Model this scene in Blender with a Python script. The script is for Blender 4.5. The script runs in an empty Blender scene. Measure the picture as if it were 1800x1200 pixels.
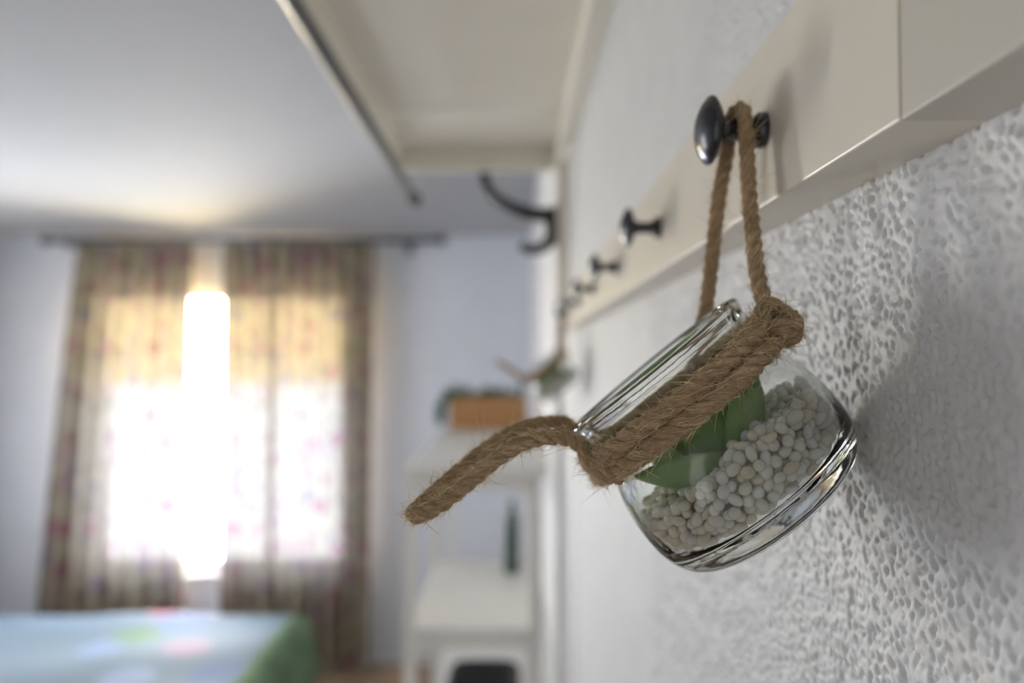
import bpy, bmesh, math, random
import numpy as np
from mathutils import Vector, Matrix, Quaternion

R = math.radians
scene = bpy.context.scene
COL = scene.collection
random.seed(7)

# ------------------------------------------------------------------ camera
CAMZ = 1.75
FPX = 1300.0
YAW, PITCH = 0.264, 1.54
cam_d = bpy.data.cameras.new('camera')
cam = bpy.data.objects.new('camera', cam_d)
COL.objects.link(cam)
cam_d.sensor_width = 36.0
cam_d.lens = FPX * 36.0 / 1800.0
cam.location = (0, 0, CAMZ)
cam.rotation_euler = (R(90 + PITCH), 0, R(YAW))
cam_d.clip_start = 0.01
cam_d.dof.use_dof = True
cam_d.dof.focus_distance = 0.204
cam_d.dof.aperture_fstop = 5.4
cam_d.dof.aperture_blades = 0
scene.camera = cam
CAM_M = Matrix.Translation((0, 0, CAMZ)) @ cam.rotation_euler.to_matrix().to_4x4()

# ------------------------------------------------------------------ world, light, exposure
world = bpy.data.worlds.new('world')
scene.world = world
world.use_nodes = True
wb = world.node_tree.nodes['Background']
wb.inputs['Color'].default_value = (0.90, 0.95, 1.0, 1)
wb.inputs['Strength'].default_value = 80.0

def area(name, loc, rot, sx, sy, energy, color=(1, 1, 1), portal=False):
    d = bpy.data.lights.new(name, 'AREA')
    d.shape = 'RECTANGLE'; d.size = sx; d.size_y = sy; d.energy = energy; d.color = color
    d.cycles.is_portal = portal
    o = bpy.data.objects.new(name, d)
    o.location = loc; o.rotation_euler = rot
    COL.objects.link(o)
    return o

# daylight by the far window (sky portal), plus two added fill lamps out of view
area('window_sky_portal', (-1.735, 4.40, CAMZ - 0.40), (R(-90), 0, 0), 1.50, 1.64, 1, portal=True)
area('side_fill_light', (-3.06, 2.75, CAMZ - 0.30), (0, R(-90), 0), 1.3, 1.2, 28, (0.97, 0.985, 1.0))  # added fill lamp, set in a made-up side window

area('rear_fill_light', (-1.35, -1.14, 1.15), (R(90), 0, 0), 0.7, 1.7, 3.0, (1.0, 0.97, 0.92))  # added fill lamp in front of a made-up door

vs = scene.view_settings
vs.view_transform = 'Standard'
vs.look = 'None'
vs.exposure = 0.13
vs.gamma = 1.0
vs.use_curve_mapping = False
scene.cycles.max_bounces = 12
scene.cycles.diffuse_bounces = 4
scene.cycles.glossy_bounces = 6
scene.cycles.transmission_bounces = 12
scene.cycles.transparent_max_bounces = 16
scene.cycles.sample_clamp_indirect = 10.0
scene.cycles.use_denoising = True
scene.cycles.use_adaptive_sampling = True
scene.cycles.adaptive_threshold = 0.03

# ------------------------------------------------------------------ helpers
def P(px, py, D):
    """point of the room at world depth y = D seen at pixel (px, py) of the 1800x1200 frame"""
    d = CAM_M.to_3x3() @ Vector(((px - 900) / FPX, (600 - py) / FPX, -1))
    return Vector((0, 0, CAMZ)) + d * (D / d.y)

def mesh_obj(name, verts, faces, mat, parent=None, smooth=False, uvs=None, base=None):
    vs_ = np.asarray([tuple(v) for v in verts], dtype=float)
    if parent is not None:
        off = np.array(parent['_org'][:])
    else:
        if base is None:
            lo, hi = vs_.min(0), vs_.max(0)
            base = ((lo[0] + hi[0]) / 2, (lo[1] + hi[1]) / 2, lo[2])
        off = np.array(base)
    me = bpy.data.meshes.new(name)
    me.from_pydata((vs_ - off).tolist(), [], faces)
    if uvs is not None:
        ul = me.uv_layers.new(name='UVMap')
        li = np.zeros(len(me.loops), dtype=np.int32)
        me.loops.foreach_get('vertex_index', li)
        ul.data.foreach_set('uv', np.asarray(uvs, dtype=np.float32)[li].ravel())
    if smooth:
        me.polygons.foreach_set('use_smooth', [True] * len(me.polygons))
    me.materials.append(mat)
    me.update()
    o = bpy.data.objects.new(name, me)
    COL.objects.link(o)
    if parent is not None:
        o.parent = parent
    else:
        o.location = base
    o['_org'] = tuple(off)
    return o

def empty(name, loc):
    o = bpy.data.objects.new(name, None)
    o.location = loc
    o.empty_display_size = 0.02
    COL.objects.link(o)
    o['_org'] = tuple(loc)
    return o

def tag(o, label=None, cat=None, group=None, kind=None):
    if label: o['label'] = label
    if cat: o['category'] = cat
    if group: o['group'] = group
    if kind: o['kind'] = kind
    return o

class MB:
    def __init__(self):
        self.v, self.f, self.u = [], [], []
    def add(self, verts, faces, uvs=None):
        n = len(self.v)
        self.v.extend(verts)
        self.u.extend(uvs if uvs is not None else [(0, 0)] * len(verts))
        self.f.extend([tuple(i + n for i in f) for f in faces])
        return self
    def box(self, x0, x1, y0, y1, z0, z1, bevel=0.0, seg=2):
        bm = bmesh.new()
        bmesh.ops.create_cube(bm, size=1)
        for v in bm.verts:
            v.co = Vector(((x0 + x1) / 2 + v.co.x * (x1 - x0), (y0 + y1) / 2 + v.co.y * (y1 - y0), (z0 + z1) / 2 + v.co.z * (z1 - z0)))
        if bevel > 0:
            bmesh.ops.bevel(bm, geom=bm.edges[:], offset=bevel, segments=seg, affect='EDGES', profile=0.5)
        bm.verts.index_update()
        self.add([v.co.copy() for v in bm.verts], [[v.index for v in f.verts] for f in bm.faces])
        bm.free()
        return self
    def lathe(self, prof, origin, axis, e1, n=48, close=False):
        """prof: list of (r, t); t along axis from origin"""
        axis = axis.normalized(); e1 = (e1 - axis * e1.dot(axis)).normalized(); e2 = axis.cross(e1)
        V, F = [], []
        m = len(prof)
        for r, t in prof:
            for k in range(n):
                a = 2 * math.pi * k / n
                V.append(origin + axis * t + (e1 * math.cos(a) + e2 * math.sin(a)) * max(r, 1e-6))
        for i in range(m - 1 if not close else m):
            j = (i + 1) % m
            for k in range(n):
                k2 = (k + 1) % n
                F.append((i * n + k, i * n + k2, j * n + k2, j * n + k))
        return self.add(V, F)
    def tube(self, pts, rad, n=8, cap=True, ulen=0.0):
        V, F, U = [], [], []
        T, N, B = frames(pts)
        s = 0.0
        for i, p in enumerate(pts):
            if i: s += (p - pts[i - 1]).length
            r = rad[i] if isinstance(rad, (list, tuple)) else rad
            for k in range(n):
                a = 2 * math.pi * k / n
                V.append(p + (N[i] * math.cos(a) + B[i] * math.sin(a)) * r)
                U.append((s * 100 + ulen, abs(2 * k / n - 1)))
        for i in range(len(pts) - 1):
            for k in range(n):
                k2 = (k + 1) % n
                F.append((i * n + k, i * n + k2, (i + 1) * n + k2, (i + 1) * n + k))
        if cap:
            F.append(tuple(range(n - 1, -1, -1)))
            F.append(tuple((len(pts) - 1) * n + k for k in range(n)))
        return self.add(V, F, U)
    def build(self, name, mat, parent=None, smooth=False, uv=False, base=None):
        return mesh_obj(name, self.v, self.f, mat, parent, smooth, self.u if uv else None, base)

def frames(pts):
    n = len(pts)
    T = []
    for i in range(n):
        a = pts[max(i - 1, 0)]; b = pts[min(i + 1, n - 1)]
        t = b - a
        T.append(t.normalized() if t.length > 1e-9 else Vector((0, 0, 1)))
    up = Vector((0, 0, 1)) if abs(T[0].z) < 0.9 else Vector((1, 0, 0))
    N = [(up - T[0] * up.dot(T[0])).normalized()]
    for i in range(1, n):
        v = N[-1] - T[i] * N[-1].dot(T[i])
        N.append(v.normalized())
    B = [T[i].cross(N[i]) for i in range(n)]
    return T, N, B

def spline(ctrl, step):
    """Catmull-Rom through ctrl, resampled at equal arc length"""
    c = [ctrl[0] * 2 - ctrl[1]] + list(ctrl) + [ctrl[-1] * 2 - ctrl[-2]]
    fine = []
    for i in range(1, len(c) - 2):
        p0, p1, p2, p3 = c[i - 1], c[i], c[i + 1], c[i + 2]
        for k in range(24):
            t = k / 24
            fine.append(0.5 * ((2 * p1) + (p2 - p0) * t + (2 * p0 - 5 * p1 + 4 * p2 - p3) * t * t + (3 * p1 - p0 - 3 * p2 + p3) * t ** 3))
    fine.append(c[-2].copy())
    out = [fine[0]]; acc = 0.0
    for i in range(1, len(fine)):
        seg = fine[i] - fine[i - 1]; L = seg.length
        while L > 0 and acc + L >= step:
            q = fine[i - 1] + seg * ((step - acc) / seg.length) if False else None
            rem = step - acc
            start = fine[i] - seg.normalized() * L
            out.append(start + seg.normalized() * rem)
            L -= rem; acc = 0.0
        acc += L
    if (out[-1] - fine[-1]).length > step * 0.4:
        out.append(fine[-1])
    return out

# ------------------------------------------------------------------ materials
class NT:
    def __init__(self, name):
        self.m = bpy.data.materials.new(name); self.m.use_nodes = True
        self.t = self.m.node_tree; self.n = self.t.nodes; self.l = self.t.links
        self.bsdf = self.n['Principled BSDF']; self.out = self.n['Material Output']
    def new(self, typ, **kw):
        nd = self.n.new(typ)
        for k, v in kw.items(): setattr(nd, k, v)
        return nd
    def link(self, a, b): self.l.new(a, b)
    def noise(self, vec, scale, detail=3, rough=0.5):
        nd = self.new('ShaderNodeTexNoise'); nd.inputs['Scale'].default_value = scale
        nd.inputs['Detail'].default_value = detail; nd.inputs['Roughness'].default_value = rough
        if vec is not None: self.link(vec, nd.inputs['Vector'])
        return nd
    def ramp(self, fac, stops):
        nd = self.new('ShaderNodeValToRGB')
        e = nd.color_ramp.elements
        while len(e) < len(stops): e.new(0.5)
        for i, (p, c) in enumerate(stops):
            e[i].position = p; e[i].color = (c[0], c[1], c[2], 1) if len(c) == 3 else c
        self.link(fac, nd.inputs['Fac'])
        return nd
    def mix(self, fac, a, b, blend='MIX'):
        nd = self.new('ShaderNodeMix', data_type='RGBA', blend_type=blend)
        for val, idx in ((fac, 0), (a, 6), (b, 7)):
            if hasattr(val, 'is_linked') or isinstance(val, bpy.types.NodeSocket): self.link(val, nd.inputs[idx])
            elif idx == 0: nd.inputs[0].default_value = val
            else: nd.inputs[idx].default_value = (*val, 1)
        return nd.outputs[2]
    def bump(self, h, strength, dist):
        nd = self.new('ShaderNodeBump'); nd.inputs['Strength'].default_value = strength
        nd.inputs['Distance'].default_value = dist
        self.link(h, nd.inputs['Height'])
        self.link(nd.outputs['Normal'], self.bsdf.inputs['Normal'])
        return nd
    def coord(self, kind='Object'):
        return self.new('ShaderNodeTexCoord').outputs[kind]
    def mapping(self, vec, scale=(1, 1, 1), loc=(0, 0, 0)):
        nd = self.new('ShaderNodeMapping'); nd.inputs['Scale'].default_value = scale
        nd.inputs['Location'].default_value = loc
        self.link(vec, nd.inputs['Vector'])
        return nd.outputs['Vector']

def basic(name, col, rough=0.5, metal=0.0, var=0.06, vscale=8.0, bump=None, spec=0.5):
    n = NT(name)
    co = n.coord()
    nz = n.noise(co, vscale, 4)
    lo = tuple(c * (1 - var) for c in col); hi = tuple(min(1, c * (1 + var)) for c in col)
    rp = n.ramp(nz.outputs['Fac'], [(0.3, lo), (0.7, hi)])
    n.link(rp.outputs['Color'], n.bsdf.inputs['Base Color'])
    n.bsdf.inputs['Roughness'].default_value = rough
    n.bsdf.inputs['Metallic'].default_value = metal
    n.bsdf.inputs['Specular IOR Level'].default_value = spec
    if bump:
        b = n.noise(co, bump[0], 4)
        n.bump(b.outputs['Fac'], bump[1], bump[2])
    return n.m

def mat_wall_stucco():
    n = NT('white_stucco_paint')
    co = n.coord()
    nz = n.noise(co, 30, 4)
    rp = n.ramp(nz.outputs['Fac'], [(0.3, (0.74, 0.745, 0.76)), (0.7, (0.80, 0.805, 0.82))])
    n.link(rp.outputs['Color'], n.bsdf.inputs['Base Color'])
    n.bsdf.inputs['Roughness'].default_value = 0.55
    b = n.noise(co, 900, 3)
    n.bump(b.outputs['Fac'], 0.25, 0.0004)
    return n.m

def mat_wall_far():
    n = NT('white_stucco_paint_coarse')
    co = n.coord()
    nz = n.noise(co, 30, 4)
    rp = n.ramp(nz.outputs['Fac'], [(0.3, (0.74, 0.745, 0.76)), (0.7, (0.80, 0.805, 0.82))])
    n.link(rp.outputs['Color'], n.bsdf.inputs['Base Color'])
    n.bsdf.inputs['Roughness'].default_value = 0.55
    b = n.noise(co, 230, 2)
    r2 = n.ramp(b.outputs['Fac'], [(0.35, (1, 1, 1)), (0.65, (0, 0, 0))])
    n.bump(r2.outputs['Color'], 1.0, 0.0012)
    return n.m

M = {}
M['stucco'] = mat_wall_stucco()
M['stucco_far'] = mat_wall_far()
M['wall_blue'] = basic('pale_blue_grey_paint', (0.78, 0.83, 0.92), 0.7, var=0.02, bump=(120, 0.15, 0.002))
M['wall_left'] = basic('grey_blue_paint', (0.66, 0.67, 0.70), 0.7, var=0.02)
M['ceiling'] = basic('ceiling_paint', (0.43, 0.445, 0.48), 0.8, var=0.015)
M['white_smooth'] = basic('white_satin_paint', (0.86, 0.86, 0.87), 0.4, var=0.015)
M['cream'] = basic('cream_lacquer', (0.78, 0.73, 0.63), 0.38, var=0.03, vscale=20, bump=(60, 0.03, 0.001))
M['rack_cream'] = basic('rack_cream_lacquer', (0.86, 0.825, 0.73), 0.45, var=0.03)
M['cream_shaded'] = basic('shaded_cream_lacquer', (0.62, 0.60, 0.53), 0.42, var=0.03)  # cream lacquer with the near board's shade put into the colour
M['pewter'] = basic('dark_pewter', (0.085, 0.088, 0.10), 0.27, 0.85, var=0.25, vscale=300)
M['black_metal'] = basic('black_metal', (0.012, 0.013, 0.017), 0.3, 0.0, var=0.2)
M['hook'] = basic('dark_iron', (0.016, 0.017, 0.022), 0.4, 0.0, var=0.2)
M['rod'] = basic('curtain_rod_grey', (0.14, 0.15, 0.18), 0.4, 0.5)
M['floor'] = basic('floor_wood', (0.34, 0.24, 0.155), 0.45, var=0.25, vscale=6)
M['shelf_white'] = basic('shelf_white_paint', (0.84, 0.83, 0.80), 0.4, var=0.02)
M['planter_wood'] = None
M['leaf_dark'] = basic('dark_green_leaf', (0.045, 0.15, 0.06), 0.5, var=0.5, vscale=30)
M['dark_green'] = basic('dark_green_glaze', (0.05, 0.085, 0.07), 0.35, var=0.3)
M['basket'] = basic('dark_brown_wicker', (0.045, 0.04, 0.05), 0.7, var=0.5, vscale=60, bump=(90, 0.6, 0.004))
M['soil'] = basic('dark_soil', (0.05, 0.04, 0.03), 0.9, var=0.4, vscale=60)

def mat_wood():
    n = NT('warm_pine_wood')
    co = n.mapping(n.coord(), (2.0, 30, 30))
    nz = n.noise(co, 3.0, 5)
    rp = n.ramp(nz.outputs['Fac'], [(0.3, (0.48, 0.24, 0.085)), (0.7, (0.62, 0.34, 0.14))])
    n.link(rp.outputs['Color'], n.bsdf.inputs['Base Color'])
    n.bsdf.inputs['Roughness'].default_value = 0.5
    return n.m
M['planter_wood'] = mat_wood()

def mat_rope():
    n = NT('jute_fibre')
    uv = n.coord('UV')
    st = n.mapping(uv, (2.2, 9.0, 1.0))
    nz = n.noise(st, 2.0, 5, 0.65)
    big = n.noise(n.mapping(uv, (0.9, 1.2, 1)), 1.3, 2)
    rp = n.ramp(nz.outputs['Fac'], [(0.20, (0.16, 0.095, 0.05)), (0.42, (0.48, 0.345, 0.205)), (0.72, (0.76, 0.60, 0.395))])
    rb = n.ramp(big.outputs['Fac'], [(0.3, (0.72, 0.66, 0.6)), (0.7, (1.1, 1.05, 1.0))])
    c = n.mix(1.0, rp.outputs['Color'], rb.outputs['Color'], 'MULTIPLY')
    n.link(c, n.bsdf.inputs['Base Color'])
    n.bsdf.inputs['Roughness'].default_value = 0.75
    n.bsdf.inputs['Specular IOR Level'].default_value = 0.25
    n.bump(nz.outputs['Fac'], 0.9, 0.0007)
    return n.m
M['rope'] = mat_rope()
M['fibre'] = basic('loose_jute_fibre', (0.78, 0.60, 0.38), 0.6, var=0.35, vscale=400, spec=0.3)

def mat_glass():
    n = NT('clear_glass')
    g = n.new('ShaderNodeBsdfGlass')
    nz = n.noise(n.coord(), 40, 2)
    rp = n.ramp(nz.outputs['Fac'], [(0.3, (0.982, 0.992, 0.984)), (0.7, (0.992, 0.997, 0.993))])
    n.link(rp.outputs['Color'], g.inputs['Color'])
    g.inputs['IOR'].default_value = 1.47
    g.inputs['Roughness'].default_value = 0.0
    b = n.new('ShaderNodeBump'); b.inputs['Strength'].default_value = 0.12; b.inputs['Distance'].default_value = 0.0006
    w = n.noise(n.coord(), 160, 3)
    n.link(w.outputs['Fac'], b.inputs['Height']); n.link(b.outputs['Normal'], g.inputs['Normal'])
    n.link(g.outputs['BSDF'], n.out.inputs['Surface'])
    return n.m
M['glass'] = mat_glass()

def mat_pane():
    n = NT('window_pane_glass')
    t = n.new('ShaderNodeBsdfTransparent'); g = n.new('ShaderNodeBsdfGlossy')
    g.inputs['Roughness'].default_value = 0.02
    fr = n.new('ShaderNodeFresnel'); fr.inputs['IOR'].default_value = 1.3
    mx = n.new('ShaderNodeMixShader')
    n.link(fr.outputs['Fac'], mx.inputs['Fac']); n.link(t.outputs['BSDF'], mx.inputs[1]); n.link(g.outputs['BSDF'], mx.inputs[2])
    n.link(mx.outputs['Shader'], n.out.inputs['Surface'])
    return n.m
M['pane'] = mat_pane()

def mat_bead():
    n = NT('milky_bead')
    geo = n.new('ShaderNodeNewGeometry')
    rp = n.ramp(geo.outputs['Random Per Island'], [(0.0, (0.88, 0.78, 0.58)), (0.12, (0.95, 0.88, 0.74)), (0.6, (0.98, 0.93, 0.83)), (1.0, (0.98, 0.95, 0.90))])
    n.link(rp.outputs['Color'], n.bsdf.inputs['Base Color'])
    n.bsdf.inputs['Roughness'].default_value = 0.22
    n.bsdf.inputs['Subsurface Weight'].default_value = 0.5
    n.bsdf.inputs['Subsurface Radius'].default_value = (1.0, 0.85, 0.6)
    n.bsdf.inputs['Subsurface Scale'].default_value = 0.0025
    return n.m
M['bead'] = mat_bead()
M['speck'] = basic('dark_grey_pebble', (0.05, 0.055, 0.06), 0.4)

def mat_succulent():
    n = NT('succulent_leaf')
    co = n.coord('UV')
    sep = n.new('ShaderNodeSeparateXYZ'); n.link(co, sep.inputs[0])
    nz = n.noise(n.coord(), 90, 4)
    add = n.new('ShaderNodeMath', operation='ADD'); n.link(sep.outputs['X'], add.inputs[0])
    sc = n.new('ShaderNodeMath', operation='MULTIPLY'); n.link(nz.outputs['Fac'], sc.inputs[0]); sc.inputs[1].default_value = 0.25
    n.link(sc.outputs[0], add.inputs[1])
    rp = n.ramp(add.outputs[0], [(0.10, (0.045, 0.03, 0.012)), (0.24, (0.17, 0.22, 0.035)), (0.5, (0.22, 0.38, 0.10)), (0.95, (0.29, 0.47, 0.18))])
    n.link(rp.outputs['Color'], n.bsdf.inputs['Base Color'])
    n.bsdf.inputs['Roughness'].default_value = 0.5
    n.bsdf.inputs['Subsurface Weight'].default_value = 0.25
    n.bsdf.inputs['Subsurface Scale'].default_value = 0.004
    n.bsdf.inputs['Subsurface Radius'].default_value = (0.5, 1.0, 0.3)
    return n.m
M['succulent'] = mat_succulent()

def mat_curtain():
    n = NT('floral_curtain_cloth')
    co = n.coord('UV')
    warp = n.noise(co, 5, 2)
    v1 = n.new('ShaderNodeTexVoronoi'); v1.inputs['Scale'].default_value = 8.0; n.link(co, v1.inputs['Vector'])
    v2 = n.new('ShaderNodeTexVoronoi'); v2.inputs['Scale'].default_value = 12.0
    n.link(n.mapping(co, (1, 1, 1), (3.3, 1.7, 0)), v2.inputs['Vector'])
    f1 = n.ramp(v1.outputs['Distance'], [(0.30, (1, 1, 1)), (0.46, (0, 0, 0))])
    f2 = n.ramp(v2.outputs['Distance'], [(0.25, (1, 1, 1)), (0.42, (0, 0, 0))])
    leafc = n.ramp(v2.outputs['Color'], [(0.3, (0.30, 0.31, 0.20)), (0.6, (0.46, 0.40, 0.26)), (0.9, (0.38, 0.28, 0.22))])
    flow = n.ramp(v1.outputs['Color'], [(0.25, (0.50, 0.20, 0.25)), (0.45, (0.56, 0.36, 0.40)), (0.62, (0.36, 0.32, 0.42)), (0.8, (0.42, 0.32, 0.25)), (0.95, (0.60, 0.54, 0.40))])
    c = n.mix(f2.outputs['Color'], (0.62, 0.54, 0.40), leafc.outputs['Color'])
    c = n.mix(f1.outputs['Color'], c, flow.outputs['Color'])
    d = n.new('ShaderNodeBsdfDiffuse'); n.link(c, d.inputs['Color'])
    pale = n.mix(0.5, c, (0.80, 0.80, 0.82))
    tcol = n.mix(1.0, pale, (0.022, 0.022, 0.0235), 'MULTIPLY')
    tcol2 = n.mix(1.0, pale, (0.0092, 0.0092, 0.0101), 'MULTIPLY')
    tr = n.new('ShaderNodeBsdfTranslucent'); n.link(tcol, tr.inputs['Color'])
    tp = n.new('ShaderNodeBsdfTransparent'); n.link(tcol2, tp.inputs['Color'])
    a1 = n.new('ShaderNodeAddShader'); n.link(tr.outputs[0], a1.inputs[0]); n.link(tp.outputs[0], a1.inputs[1])
    dd = n.mix(1.0, c, (0.5, 0.5, 0.5), 'MULTIPLY'); n.link(dd, d.inputs['Color'])
    a2 = n.new('ShaderNodeAddShader'); n.link(a1.outputs[0], a2.inputs[0]); n.link(d.outputs[0], a2.inputs[1])
    n.link(a2.outputs[0], n.out.inputs['Surface'])
    return n.m
M['curtain'] = mat_curtain()

def mat_shutter():
    n = NT('cream_shutter_slat')
    nz = n.noise(n.coord(), 20, 2)
    rp = n.ramp(nz.outputs['Fac'], [(0.3, (0.80, 0.70, 0.50)), (0.7, (0.84, 0.74, 0.54))])
    tp = n.new('ShaderNodeBsdfTransparent'); n.link(rp.outputs['Color'], tp.inputs['Color'])
    d = n.new('ShaderNodeBsdfTranslucent'); d.inputs['Color'].default_value = (0.12, 0.10, 0.06, 1)
    a = n.new('ShaderNodeAddShader'); n.link(tp.outputs[0], a.inputs[0]); n.link(d.outputs[0], a.inputs[1])
    n.link(a.outputs[0], n.out.inputs['Surface'])
    return n.m
M['shutter'] = mat_shutter()

def mat_quilt():
    n = NT('floral_patchwork_quilt')
    co = n.coord()
    v1 = n.new('ShaderNodeTexVoronoi'); v1.inputs['Scale'].default_value = 3.6; n.link(co, v1.inputs['Vector'])
    f1 = n.ramp(v1.outputs['Distance'], [(0.36, (1, 1, 1)), (0.50, (0, 0, 0))])
    flow = n.ramp(v1.outputs['Color'], [(0.2, (0.42, 0.05, 0.045)), (0.42, (0.22, 0.30, 0.44)), (0.55, (0.10, 0.15, 0.34)), (0.7, (0.13, 0.22, 0.14)), (0.95, (0.36, 0.13, 0.16))])
    c = n.mix(f1.outputs['Color'], (0.14, 0.195, 0.26), flow.outputs['Color'])
    n.link(c, n.bsdf.inputs['Base Color'])
    n.bsdf.inputs['Roughness'].default_value = 0.8
    return n.m
M['quilt'] = mat_quilt()
M['quilt_hem'] = basic('green_quilt_border', (0.17, 0.27, 0.16), 0.85, var=0.3, vscale=9)

# ------------------------------------------------------------------ the room
XW = 0.109            # face of the right wall
XP = 0.088            # face of its thicker stretch further on
YB = 4.33             # far wall
XL = -3.1
YN = -1.2
ZC = CAMZ + 0.745     # ceiling

def struct(mb, name, mat):
    o = mb.build(name, mat)
    o['kind'] = 'structure'
    return o

fl = MB().box(XL - 0.1, XW + 0.1, YN - 0.1, YB + 0.1, -0.1, 0.0); o = struct(fl, 'floor', M['floor']); tag(o, 'brown wooden floor of the bedroom', 'floor')
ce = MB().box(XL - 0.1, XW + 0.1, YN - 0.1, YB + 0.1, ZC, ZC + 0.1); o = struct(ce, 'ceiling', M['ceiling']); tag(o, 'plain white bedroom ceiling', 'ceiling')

# window opening in the far wall
WX0, WX1 = -2.49, -0.98
WZ0, WZ1 = CAMZ - 1.22, CAMZ + 0.42
wbk = MB()
wbk.box(XL - 0.1, WX0, YB, YB + 0.16, 0, ZC)
wbk.box(WX1, XW + 0.1, YB, YB + 0.16, 0, ZC)
wbk.box(WX0, WX1, YB, YB + 0.16, 0, WZ0)
wbk.box(WX0, WX1, YB, YB + 0.16, WZ1, ZC)
o = struct(wbk, 'wall_back', M['wall_blue']); tag(o, 'pale blue-grey far wall around the window', 'wall')

# left wall with an opening for the added, unseen side window
SY0, SY1, SZ0, SZ1 = 2.10, 3.40, CAMZ - 1.0, CAMZ + 0.40
wl = MB()
wl.box(XL - 0.1, XL, YN, SY0, 0, ZC); wl.box(XL - 0.1, XL, SY1, YB, 0, ZC)
wl.box(XL - 0.1, XL, SY0, SY1, 0, SZ0); wl.box(XL - 0.1, XL, SY0, SY1, SZ1, ZC)
o = struct(wl, 'wall_left', M['wall_left']); tag(o, 'pale blue-grey wall on the left', 'wall')
w2 = empty('added_side_window', (XL, (SY0 + SY1) / 2, SZ0)); tag(w2, 'added side window with closed white blind, out of view', 'window', kind='structure')  # made-up window, added to go with the side fill lamp
MB().box(XL - 0.05, XL - 0.04, SY0, SY1, SZ0, SZ1).build('blind', M['white_smooth'], w2)
fm = MB()
fm.box(XL - 0.03, XL + 0.01, SY0, SY0 + 0.05, SZ0, SZ1, 0.004); fm.box(XL - 0.03, XL + 0.01, SY1 - 0.05, SY1, SZ0, SZ1, 0.004)
fm.box(XL - 0.03, XL + 0.01, SY0, SY1, SZ0, SZ0 + 0.05, 0.004); fm.box(XL - 0.03, XL + 0.01, SY0, SY1, SZ1 - 0.05, SZ1, 0.004)
fm.build('window_frame', M['white_smooth'], w2)

o = struct(MB().box(XL - 0.1, XW + 0.1, YN - 0.1, YN, 0, ZC), 'wall_near', M['wall_left']); tag(o, 'plain wall behind the viewer', 'wall')

d1 = empty('added_door', (-1.35, YN, 0)); tag(d1, 'added white door behind the viewer, out of view', 'door', kind='structure')  # made-up door, added to go with the rear fill lamp
for x0, x1 in ((-1.82, -1.74), (-0.96, -0.88)):
    MB().box(x0, x1, YN - 0.02, YN + 0.03, 0, 2.12, 0.004).build('jamb', M['white_smooth'], d1)
MB().box(-1.82, -0.88, YN - 0.02, YN + 0.03, 2.04, 2.12, 0.004).build('door_head', M['white_smooth'], d1)
MB().box(-1.74, -0.96, YN - 0.01, YN + 0.02, 0.005, 2.04, 0.004).build('door_leaf', M['white_smooth'], d1)

# right wall: finely modelled stucco close by, plain stucco around it, smooth thicker stretch beyond
PY0, PY1, PZ0, PZ1 = 0.115, 0.62, CAMZ - 0.34, CAMZ + 0.075
wr = MB()
wr.box(XW, XW + 0.1, YN, PY0, 0, ZC)
wr.box(XW, XW + 0.1, PY1, 1.33, 0, ZC)
wr.box(XW, XW + 0.1, PY0, PY1, 0, PZ0)
wr.box(XW, XW + 0.1, PY0, PY1, PZ1, ZC)
o = struct(wr, 'wall_right', M['stucco_far']); tag(o, 'white stucco wall behind the peg rail', 'wall')

def stucco_patch():
    st = 0.0008
    ny = int((PY1 - PY0) / st) + 1; nz = int((PZ1 - PZ0) / st) + 1
    rng = np.random.default_rng(11)
    fy = np.fft.fftfreq(ny, st)[:, None]; fz = np.fft.fftfreq(nz, st)[None, :]
    fr = np.sqrt(fy ** 2 + fz ** 2)
    def band(wl, width):
        g = np.fft.fft2(rng.standard_normal((ny, nz)))
        f0 = 1.0 / wl
        w = np.exp(-((fr - f0) / (width * f0)) ** 2)
        h = np.real(np.fft.ifft2(g * w))
        return h / h.std()
    n1 = band(0.0036, 0.4); n2 = band(0.0022, 0.35); n3 = band(0.018, 0.5); n4 = band(0.0068, 0.45)
    s = n1 + 0.45 * n2 + 0.5 * n4
    s = s / s.std()
    t = np.clip((s - 0.35) / 1.3, 0, 1)
    pits = t * t * (3 - 2 * t)
    t2 = np.clip((-s - 0.2) / 2.2, 0, 1)
    h = -0.0013 * pits + 0.0003 * t2 + 0.00012 * n2 + 0.00022 * n3 + 0.0002
    ys = np.linspace(PY0, PY1, ny); zs = np.linspace(PZ0, PZ1, nz)
    e = np.minimum(np.minimum(ys - PY0, PY1 - ys)[:, None] / 0.02, np.minimum(zs - PZ0, PZ1 - zs)[None, :] / 0.01)
    h = h * np.clip(e, 0, 1)
    Y, Z = np.meshgrid(ys, zs, indexing='ij')
    V = np.stack([-h, Y - PY0, Z - PZ0], -1).reshape(-1, 3)
    i = np.arange(ny - 1)[:, None]; j = np.arange(nz - 1)[None, :]
    a = (i * nz + j).ravel(); b = a + 1; c = a + nz + 1; d = a + nz
    F = np.stack([a, b, c, d], -1).astype(np.int32)
    me = bpy.data.meshes.new('wall_right')
    me.vertices.add(len(V)); me.vertices.foreach_set('co', V.astype(np.float32).ravel())
    me.loops.add(F.size); me.loops.foreach_set('vertex_index', F.ravel())
    me.polygons.add(len(F)); me.polygons.foreach_set('loop_start', np.arange(len(F), dtype=np.int32) * 4)
    me.update(calc_edges=True)
    me.polygons.foreach_set('use_smooth', np.ones(len(F), dtype=bool))
    me.materials.append(M['stucco'])
    ob = bpy.data.objects.new('wall_right', me)
    ob.location = (XW, PY0, PZ0)
    COL.objects.link(ob)
    tag(ob, 'pitted white stucco of the wall close to the glass jar', 'wall', kind='structure')
stucco_patch()

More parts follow.
